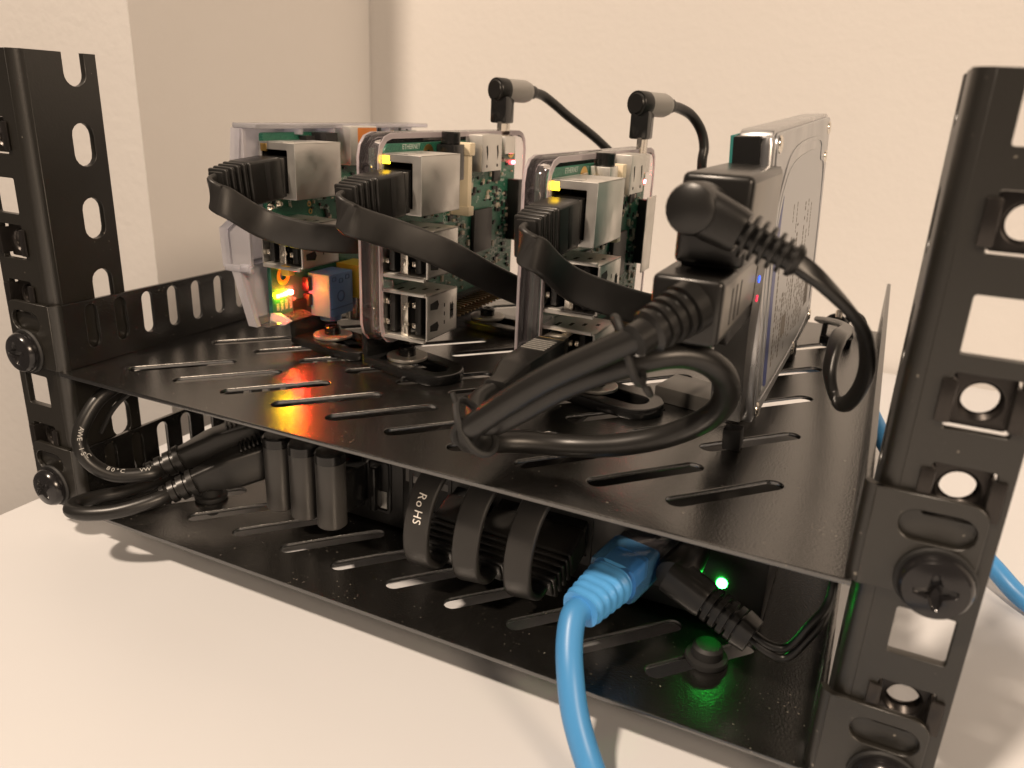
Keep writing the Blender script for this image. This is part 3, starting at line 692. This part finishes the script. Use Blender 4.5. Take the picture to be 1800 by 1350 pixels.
# ------------------------------------------------------------------ drive adapter with usb lead
t = thing('drive_adapter', 'black drive adapter block clipped to the front of the hard drive', 'adapter', (70, 40, 12))
hd = MB().box(65.4, 78.4, 8.5, 46, 51.6, 68.3, 1.3, None, 3).box(64.2, 77.1, -.5, 46, 38.6, 51.0, 1.2, None, 3).box(66, 77.0, 12, 46.5, 36, 67, .8).build('housing', ADAPT, t)
MB().box(76.3, 77.25, 1.0, 45, 40.0, 49.8, .4).box(76.5, 78.55, 10, 45, 52.8, 67.0, .4).build('lit_side_panel', ADAPTG, hd)  # added panels, their lighter colour imitates the lit side of the housing
b = MB()
for k in range(3): b.box(77.2, 77.3, 8.0+4.4*k, 9.4+4.4*k, 41.2, 48.2, .03)
b.build('vent_slot', DARKIN, hd)
st = MB().prism([(36, 66), (49.2, 68), (49.2, 8), (44, 9), (36, 34)], 70.2, 77.35, plane_yz(0)).build('light_strip', STRIPM, t)
MB().cyl((77.3, 40.6, 44.4), (77.55, 40.6, 44.4), .75, 14).build('blue_light', L_B, st)
MB().cyl((77.3, 41.4, 39.9), (77.55, 41.4, 39.9), .75, 14).build('red_light', L_RS, st)
b = MB()
for k in range(4): b.box(77.36, 77.4, 43.4, 44.3, 41.5-.9*k, 42-.9*k)
b.box(77.36, 77.4, 36.5, 38.8, 47, 47.6); b.prism([(36.8, 41), (38.6, 43.4), (38.6, 42.4), (37.6, 41)], 77.36, 77.4, plane_yz(0)); b.build('panel_print', DIMPRINT, st)
# ribbed boot leaving the lower block
bo = V(71.6, -.8, 45.8); bd = V(-.50, -.78, -.37).normalized()
pf = [(0, -1), (4.9, -1), (4.9, 1.6)]
for k in range(4): pf += [(4.0-.15*k, 1.8+2.0*k), (4.0-.15*k, 2.5+2*k), (4.7-.22*k, 2.7+2*k), (4.7-.22*k, 3.6+2*k)]
MB().lathe(pf+[(3.0, 10.2), (3.0, 13), (0, 13)], frame(bo, bd)).build('cable_boot', PLUGM, t)
A = bo+bd*10
CABLE = [A, V(59.2, -8.8, 37.4), V(47.8, -8.8, 29.8), V(37.4, -8.4, 21.2), V(31.6, -6.8, 15.6), V(28.8, -2, 10.4), V(29.5, 6, 7.4),
         V(35, 12, 6.4), V(44, 16, 6.0), V(55, 17, 8.2), V(66, 18, 12.5), V(74.5, 16.5, 19), V(78.2, 12.5, 26), V(77.0, 8, 32.2), V(71.5, 3.5, 35.6), V(63.5, -1.4, 34.4), V(51, -3.4, 28.0), V(41, -3.4, 20.4),
         V(34.4, -1.6, 15.6), V(28.5, 2.5, 13.6), V(25.4, 8.5, 15.2), V(26.6, 14, 16.5)]
MB().tube(CABLE, 2.6, 16, 8).build('lead', CORDM, t)
up = MB().box(24.5, 32.5, 20, 42, 10, 22.6, .9, None, 2)
rings = []
for y, k, dx, dz in ((20.4, 1, 0, 0), (19, .97, -.2, -.2), (15.6, .70, -.9, -.8), (12.5, .66, -1.2, -1)): rings.append([(28.5+dx+x*k, y, 16.3+dz+z*k) for x, z in rrect(0, 0, 8, 12.4, 1.3, 3)])
up.loft(rings); up = up.build('usb_plug', PLUGM, t)
b = MB()
for k in range(6): b.box(25.3, 31.7, 30+1.5*k, 30.6+1.5*k, 22.55, 22.85, .1)
b.build('grip_lines', DIMPRINT, up)
MB().box(25.4, 31.6, 41.5, 50, 11.2, 22.2, .2).build('usb_shell', BRIGHT, up)
MB().box(24.9, 31.8, 40.9, 42.2, 10.6, 22.4, .3).build('usb_collar', WARMY, up)

def twist(label, c0, d, r):
    t = thing('cable_tie', label, 'cable tie', c0, group='thin twist ties round the thick lead')
    F = frame(c0, d, (0, 0, 1)); pts = [F @ V(r*1.0*math.cos(a), r*.62*math.sin(a), .5*math.sin(2*a)) for a in [2*math.pi*i/16 for i in range(17)]]
    MB().tube(pts, .8, 8, 4).build('loop', RUBBER, t)
    return t, F
tt, F = twist('twist tie round the lead at its bend, tails pointing up', (31.6, -5.2, 15.6), (.68, -.15, .62), 6.4)
MB().tube([(30.2, -6, 16.4), (28.6, -6.4, 17.2), (28.0, -6.4, 19.6), (26.8, -6.2, 22.4)], .6, 8).build('tail', RUBBER, tt)
MB().tube([(29.6, -6.4, 16), (28.2, -7, 14.8), (27.8, -6.8, 12.8), (28.6, -6.4, 11.6)], .95, 8).build('tail', RUBBER, tt)
tt, F = twist('twist tie round the lead just below the adapter boot', (62.6, -5.4, 37.4), (.85, .25, .45), 6.6)
MB().tube([F @ V(-5.6, .5, 0), F @ V(-8, 1.4, .4), F @ V(-9.4, 0, .6), F @ V(-8.4, -1.4, .4)], .6, 8).build('tail', RUBBER, tt)

# black flat bar lying behind the cable loop
t = thing('flat_bar', 'dark grey flat bar under the hard drive inside the cable loop', 'bar', (62, 74, 0))
MB().box(-12.5, 13, -7, 7, .1, 4.6, .3, Matrix.Translation((63, 76, 0)) @ Matrix.Rotation(math.radians(-11), 4, 'Z')).build('bar', STRIPM, t)

# ------------------------------------------------------------------ dc power lead on the drive adapter
t = thing('power_cable', 'power lead with a round elbow plug and ribbed relief on the drive adapter', 'cable', (66.5, 12, 58))
d = V(19, -.6, -7.4).normalized(); c0 = V(70.2, .6, 62.8)
Fp = frame(c0, (-.05, -1, .05), (0, 0, 1))
MB().lathe([(0, -9), (4.0, -9), (4.5, -4.5), (4.6, 2.2), (4.2, 3.4), (3.2, 4.0), (0, 4.2)], Fp).build('elbow_head', PLUGM, t)
Fb = frame(c0, d, (0, -1, 0)); b = MB()
b.loft([[Fb @ V(x*k, y*k, z) for x, y in rrect(0, 0, 6.6, 8.4, 2.6, 4)] for z, k in ((-1, 1), (4, 1.0), (8.0, .92), (9.2, .84))]); b.build('elbow_arm', PLUGM, t)
pr = [(0, 8.5)]
for k in range(6): pr += [(2.2, 9.2+1.65*k), (2.2, 10.1+1.65*k), (3.9-.2*k, 10.2+1.65*k), (3.9-.2*k, 10.8+1.65*k)]
MB().lathe(pr+[(2.0, 20), (0, 20)], Fb).build('strain_relief', PLUGM, t)
e = c0+d*18.5
MB().ribbon([(e, (-.3, .2, 1)), (V(92.8, 2.5, 52.2), (-.5, .3, .8)), (V(99.6, 9.5, 44.4), (-.7, .5, .5)), (V(101.9, 16, 36.5), (-.6, .8, .1)), (V(101.7, 22, 29.5), (-.5, .9, 0)), (V(99.7, 27, 24.0), (-.4, .9, 0)), (V(97.2, 31, 24.0), (-.35, .9, 0)),
             (V(95.3, 33, 29), (-.5, .9, 0)), (V(95.6, 40, 34), (-.6, .8, .1)), (V(96, 60, 30.5), (-.8, .5, .2)), (V(95.5, 105, 21.5), (-.9, .2, .3)), (V(90, 150, 12), (-.9, .2, .3)), (V(84, 176, 6), (-.9, .2, .3))], 3.5, 2.0).build('cable', CORDM, t)
t = thing('wire_clip', 'small black clip on the shelf behind the hard drive', 'clip', (91, 168, 0))
MB().box(86, 97, 164, 172, .1, 3.2, .5).build('clip_base', GLOSSB, t)
MB().tube([(87, 166, 3), (87.5, 167, 8.5), (91, 168, 10.2), (95, 168, 6.5), (96.5, 168, 2.5)], 1.0, 10).build('clip_arm', GLOSSB, t)
MB().cyl((91, 166.5, 9.5), (91, 168.5, 12.2), 1.3, 14, .3).build('clip_pin', BRIGHT, t)

# ------------------------------------------------------------------ lower shelf: charger with its plugs
LZ = -44.45
t = thing('usb_charger', 'black usb charger box on the lower shelf left of the switch', 'charger', (-45, 55, LZ))
cb = MB().box(-58, -12.5, 37.5, 112, LZ+.6, -19.5, 1.2).build('body', BLACKP, t)
for x in (-51.3, -41.5, -31.7, -22.0):
    p = MB().plate(rrect(x, -30.6, 8.6, 17.6, 1.6, 4), [rrect(x, -30.6, 6.8, 15.6, 1.0, 4)], .8, plane_xz(37.6), .2).build('port_frame', GLOSSB, cb)
    MB().box(x-1.2, x+.9, 33.6, 37.3, -37.6, -23.6, .3).build('port_tongue', GLOSSB, p)
MB().box(-24.6, -19.4, 37.2, 37.45, -38, -32.5).build('nickel_strip', NICKEL, cb)  # bright metal strip low in the rightmost port
for i, (x, lab) in enumerate(((-48.6, 'tall black tubular plug, leftmost of the three in the charger'), (-38.8, 'tall black tubular plug, middle of the three in the charger'), (-28.8, 'tall black tubular plug, rightmost of the three in the charger'))):
    y = 24.5-.6*i; pt = thing('power_plug', lab, 'plug', (x, y, -38.5), group='tubular plugs in the charger')
    MB().lathe([(0, 0), (3.7, 0), (4.3, .5), (4.3, 20.4), (0, 20.4)], frame((x, y, -38.9), (0, 0, 1)), 32).build('tube', TUBEM, pt)
    MB().lathe([(0, 0), (4.45, 0), (4.45, 2.6), (3.9, 3.2), (0, 3.2)], frame((x, y, -18.4), (0, 0, 1)), 32).build('cap', GLOSSB, pt)
    MB().box(x-2.6, x+2.6, y+3, 37.4, -36.5, -24, .5).build('plug_tongue', GLOSSB, pt)
# two usb plugs on the left with thick printed leads
def usb_lead(label, o, d, path, txt):
    t = thing('usb_cable', label, 'cable', o, group='usb leads at the left of the charger'); d = V(d).normalized(); F = frame(o, d, (0, 0, 1)); b = MB()
    P = [(0, 4.6, 4.3), (3, 4.9, 4.7), (9, 6.6, 6.6), (12, 7.2, 6.6), (32, 7.2, 6.4), (33, 6.6, 6.0)]
    b.loft([[F @ V(x, y, z) for x, y in rrect(-.12*max(0, z-3), 0, a*1.5, c_*1.25, 1.4, 3)] for z, a, c_ in P]); p = b.build('plug_body', PLUGM, t)
    b = MB()
    for k in range(6): b.box(4.2, 5.0, -3.2, 3.2, 16+1.3*k, 16.6+1.3*k, .1, F)
    b.build('grip_lines', BLACKP, p)
    pr = [(0, -9.5), (3.0, -9.5), (3.1, -8.2), (2.6, -8), (2.6, -7.2), (3.4, -7), (3.4, -5.4), (2.9, -5.2), (2.9, -4.4), (3.8, -4.2), (3.8, -2.4), (3.2, -2.2), (3.2, -1.4), (4.2, -1.2), (4.4, .4), (0, .4)]
    MB().lathe(pr, F).build('strain_relief', PLUGM, t)
    pts = [V(o)-d*6]+[V(p_) for p_ in path]
    MB().tube(pts, 2.15, 16).build('lead', CORDM, t)
    if txt:
        P = catmull(pts, 24); L = [0]
        for a, c_ in zip(P, P[1:]): L.append(L[-1]+(c_-a).length)
        cv = V(CAM); b = MB()
        for s0, word in txt:
            for i, chx in enumerate(word):
                s1 = s0 - i*1.45 if s0 < 1e9 else s0
                j = min(range(len(L)), key=lambda q: abs(L[q]-s1)); T = (P[min(j+1, len(P)-1)]-P[max(j-1, 0)]).normalized()
                n = (cv-P[j]); n = (n-T*n.dot(T)).normalized(); up = V(0, 0, 1); up = up-T*up.dot(T)
                n = (n*.55+up.normalized()*.8).normalized() if up.length > .5 else n
                b.text(chx, 1.9, frame(P[j]+n*2.16, n, -T), .01)
        b.build('lead_print', MIDPRINT, t)
usb_lead('upper usb lead with white lettering looping at the left post', (-79.5, 16, -27.2), (.64, .66, .34),
         [(-83, 8, -29.6), (-90, 1.5, -29.2), (-96, -2, -25), (-98.9, -2, -18.5), (-98.6, 1.5, -12), (-97.6, 7, -7), (-95.6, 16, -4.6), (-92, 40, -4.4)], [(16.2, '80°C'), (6.6, 'VW'), (32.5, 'AWE-ISC')])
usb_lead('lower usb lead looping out past the lower left ear', (-71.5, 13, -31.8), (.62, .68, .33),
         [(-77, 3.5, -34.8), (-83.5, -4, -36.6), (-91, -8.6, -37.4), (-97.0, -9, -37.8), (-100.2, -5.2, -38.2), (-99.2, 1.5, -38.8), (-95, 12, -39.4), (-90, 40, -39.6)], None)
t = thing('thin_wire', 'thin black wire rising behind the left post inside the rack', 'wire', (-97, 12, -10))
MB().tube([(-99, 5, -19), (-97, 9, -12), (-93.5, 14, -7), (-90, 22, -3.8), (-86, 40, -3.4)], .7, 8).build('wire', CORDM, t)
t = thing('flat_lead', 'flat black lead running back along the left of the charger', 'lead', (-80, 40, -30))
MB().ribbon([((-92, 24, -33), Z), ((-84, 40, -27), Z), ((-72, 62, -19), Z), ((-64, 90, -14), Z)], 5, 1.8).build('lead', RIBBONM, t)

# ------------------------------------------------------------------ network switch with its cables
t = thing('network_switch', 'black network switch on the lower shelf with a green light', 'network switch', (40, 75, LZ))
sw = MB().box(-14, 90.5, 37, 118, LZ+2, -17.5, 1.0, None, 2).build('body', PLUGM, t)
for i, x in enumerate((-4, 10.4, 24.5, 38.6, 61.5)):
    p = MB().plate(rrect(x, -29.5, 14.2, 15, .5, 2), [rrect(x, -29.2, 11.8, 10, .3, 2)], .5, plane_xz(37.05), .12).build('port_frame', BLACKP, sw)
    MB().box(x-5.8, x+5.8, 36.9, 37.0, -34, -24.3).build('port_hole', DARKIN, p)
MB().box(-12.4, 5.5, 36.85, 36.98, -26.5, -18.4, .03).build('port_label', GREYTAG, sw)
b = MB(); b.text('5V', 2.2, frame((71.5, 36.93, -20.6), (0, -1, 0), (1, 0, 0)), .02); b.text('1', 2.4, frame((-10.5, 36.8, -22), (0, -1, 0), (1, 0, 0)), .02); b.build('panel_print', WHITEP, sw)
MB().plate(circ(71.5, -30.5, 4.2), [circ(71.5, -30.5, 3)], .6, plane_xz(37.05), .1).build('power_socket', GLOSSB, sw)
MB().lathe([(0, 0), (1.35, 0), (1.35, .5), (.8, 1.1), (0, 1.3)], frame((80.0, 37, -31.0), (0, -1, 0)), 18).build('power_light', L_G, sw)

def loop_cable(label, x0, mark):
    t = thing('network_cable', label, 'cable', (x0, 20, -34), group='flat cables looping into the switch')
    o = (x0+2.2, 37.4, -27.4); d = V(-.03, -.80, -.30).normalized()
    F = frame(o, d, (1, 0, 0))
    MB().box(-5.6, 5.6, -3.8, 3.8, -6, 3, .4, F).build('plug_body', GLOSSB, t)
    p = MB().box(-6.2, 6.2, -4.3, 4.3, 2.5, 12, .9, F, 3).build('plug_boot', PLUGM, t)
    for i in range(4):
        k = 1-.04*i; MB().box(-6*k, 6*k, -4.2*k, 4.2*k, 12.4+2.0*i, 13.7+2.0*i, .6, F, 3).build('boot_rib', PLUGM, p)
    MB().box(-4.6, 4.6, -2.9, 2.9, 11, 20.5, .8, F).build('boot_core', PLUGM, p)
    X = (1, .1, .05); q = V(o)+d*19
    pts = [q, V(x0+1.0, q.y-4.6, q.z-1.2), V(x0+.2, q.y-8.6, q.z+1.8), V(x0, q.y-9.9, q.z+7.5), V(x0+.2, q.y-9.2, q.z+14), V(x0+.8, q.y-7.2, q.z+20), V(x0+2, q.y-3.0, q.z+25.0), V(x0+3.6, q.y+4, q.z+28.0), V(x0+6, q.y+16, q.z+28.9), V(x0+8, q.y+60, q.z+28.5)]
    MB().ribbon([(p_, X) for p_ in pts], 7.0, 1.9).build('cable', RIBBONM, t)
    if mark:
        b = MB(); P = catmull(pts[3:7], 10)
        for word, k0, m in (('RoHS', 9, 0), ('E', 28, 0)):
            for i, chx in enumerate(word):
                j = k0+round(3.3*(len(word)-1-i)); j = min(j, len(P)-2); T = (P[j+1]-P[j]).normalized(); n = T.cross(V(X)).normalized()
                if n.y > 0: n = -n
                b.text(chx, 3.1, frame(P[j]+n*1.0, n, -T), .02)
        b.build('cable_print', WHITEP, t)
loop_cable('flat black cable loop marked RoHS, leftmost of three in the switch', 8.2, True)
loop_cable('flat black cable loop, middle of the three in the switch', 22.3, False)
loop_cable('flat black cable loop beside the blue cable', 36.4, False)

# blue patch cable
t = thing('network_cable', 'blue network cable hanging from the switch over the lower shelf edge', 'cable', (58, 10, -25))
P0, P1 = V(61.8, 36, -24.4), V(54.6, 2.5, -26.6); d = (P1-P0).normalized(); F = frame(P0, d, (1, 0, 0)); Ln = (P1-P0).length
MB().box(-5.7, 5.7, -3.9, 3.9, -4, 12, .4, F).build('plug_body', CASE, t)
b = MB(); b.loft([[F @ V(x, y, z) for x, y in rrect(0, 0, w_, h_, 1.2, 4)] for z, w_, h_ in ((8, 12.2, 8.6), (9, 12.6, 9), (19, 12.2, 9), (20, 11.6, 8.8))]); p = b.build('boot_hood', BLUECLR, t)
MB().box(-4.5, 4.5, -3, 3, 10, 20, .8, F).build('boot_inside', BLUEB, p)
pr = []; 
rg = []
for k in range(24):
    z = 19+k*.62; a = 11.6-2.6*k/23; h_ = 9-1.2*k/23; wv = 1+.035*math.cos(k*math.pi/2)
    rg.append([F @ V(x, y, z) for x, y in rrect(0, 0, a*wv, h_*wv, h_*.42, 5)])
b = MB(); b.loft(rg); b.build('boot', BLUEB, t)
MB().tube([P1-d*2, P1+d*1.5, V(55.2, -3.2, -30), V(57.4, -7.6, -34.6), V(60.6, -11.6, -41), V(65.4, -15, -48.2), V(71, -19, -52.6), V(82, -26, -54.02), V(104, -40, -54.02), V(150, -70, -54.02)], 2.95, 18).build('cable', BLUEC, t)
t = thing('network_cable', 'blue network cable running behind the right post to the table', 'cable', (120, 140, -40))
MB().tube([(60, 180, -20), (86, 162, -8), (101, 138, -7), (112, 118, -15.5), (122, 118, -27), (138, 118, -40), (149, 114, -48), (158, 107, -53), (172, 95, -54.05), (210, 60, -54.05)], 2.9, 16).build('cable', BLUEC, t)

# dc plug of the switch
t = thing('power_cable', 'power lead with a slotted elbow plug below the green light', 'cable', (72, 22, -25))
c0 = V(70.6, 24, -24.6); d = V(18.2, -4.5, -5.9).normalized()
MB().lathe([(0, -13), (3.6, -13), (4.6, -6), (4.7, 0), (4.3, 1.0), (0, 1.4)], frame(c0, (-.15, -1, -.05))).build('elbow_head', PLUGM, t)
Fb = frame(c0, d, (0, -1, 0))
b = MB(); b.loft([[Fb @ V(x*k, y*k, z) for x, y in rrect(0, 0, 7.4, 8.6, 2.4, 4)] for z, k in ((-1, 1), (8, .98), (9.2, .9))]); b.build('elbow_arm', PLUGM, t)
for k in range(4):
    MB().loft([[Fb @ V(x, y, z) for x, y in rrect(0, 0, 6.6, 7.6, 1.8, 3)] for z in (9.9+2.1*k, 11.2+2.1*k)]).build('relief_rib', PLUGM, t)
MB().loft([[Fb @ V(x*k, y*k, z) for x, y in rrect(0, 0, 7, 8, 1.8, 3)] for z, k in ((18.0, 1), (21.4, .9))]).build('relief_end', PLUGM, t)
MB().loft([[Fb @ V(x, y, z) for x, y in rrect(0, 0, 4.6, 4.8, 1.2, 3)] for z in (8, 19)]).build('relief_core', PLUGM, t)
e = c0+d*20
for dz, nm in ((.9, 'wire'), (-.9, 'wire')):
    MB().tube([e+V(0, 0, dz), e+V(5, -1.2, -1.6+dz), e+V(9, -1, -1.2+dz*1.6), V(101.5, 19, -25.6+dz*2.2), V(104, 20.5, -20+dz*1.6), V(104.2, 24, -12+dz), V(103.6, 40, -6), V(102.6, 90, -5)], .95, 10).build(nm, CORDM, t)

# rubber bumpers pushed through the lower shelf slots
for x, y, lab in ((80.6, 23.6, 'black rubber bumper in a lower shelf slot under the elbow plug'), (-78.4, 25.2, 'black rubber bumper in a lower shelf slot below the usb plugs')):
    t = thing('rubber_bumper', lab, 'bumper', (x, y, LZ), group='rubber bumpers on the lower shelf')
    MB().lathe([(0, 4.9), (2.9, 4.7), (3.6, 4.0), (3.7, 1.8), (4.9, 1.6), (5.1, .9), (4.8, .05), (0, .05)], frame((x, y, LZ), (0, 0, 1))).build('cap', RUBBER, t)
    MB().cyl((x, y, LZ-5.5), (x, y, LZ+.5), 2.2, 16, .4).build('stem', RUBBER, t)

for o in bpy.data.objects:
    if '_org' in o: del o['_org']
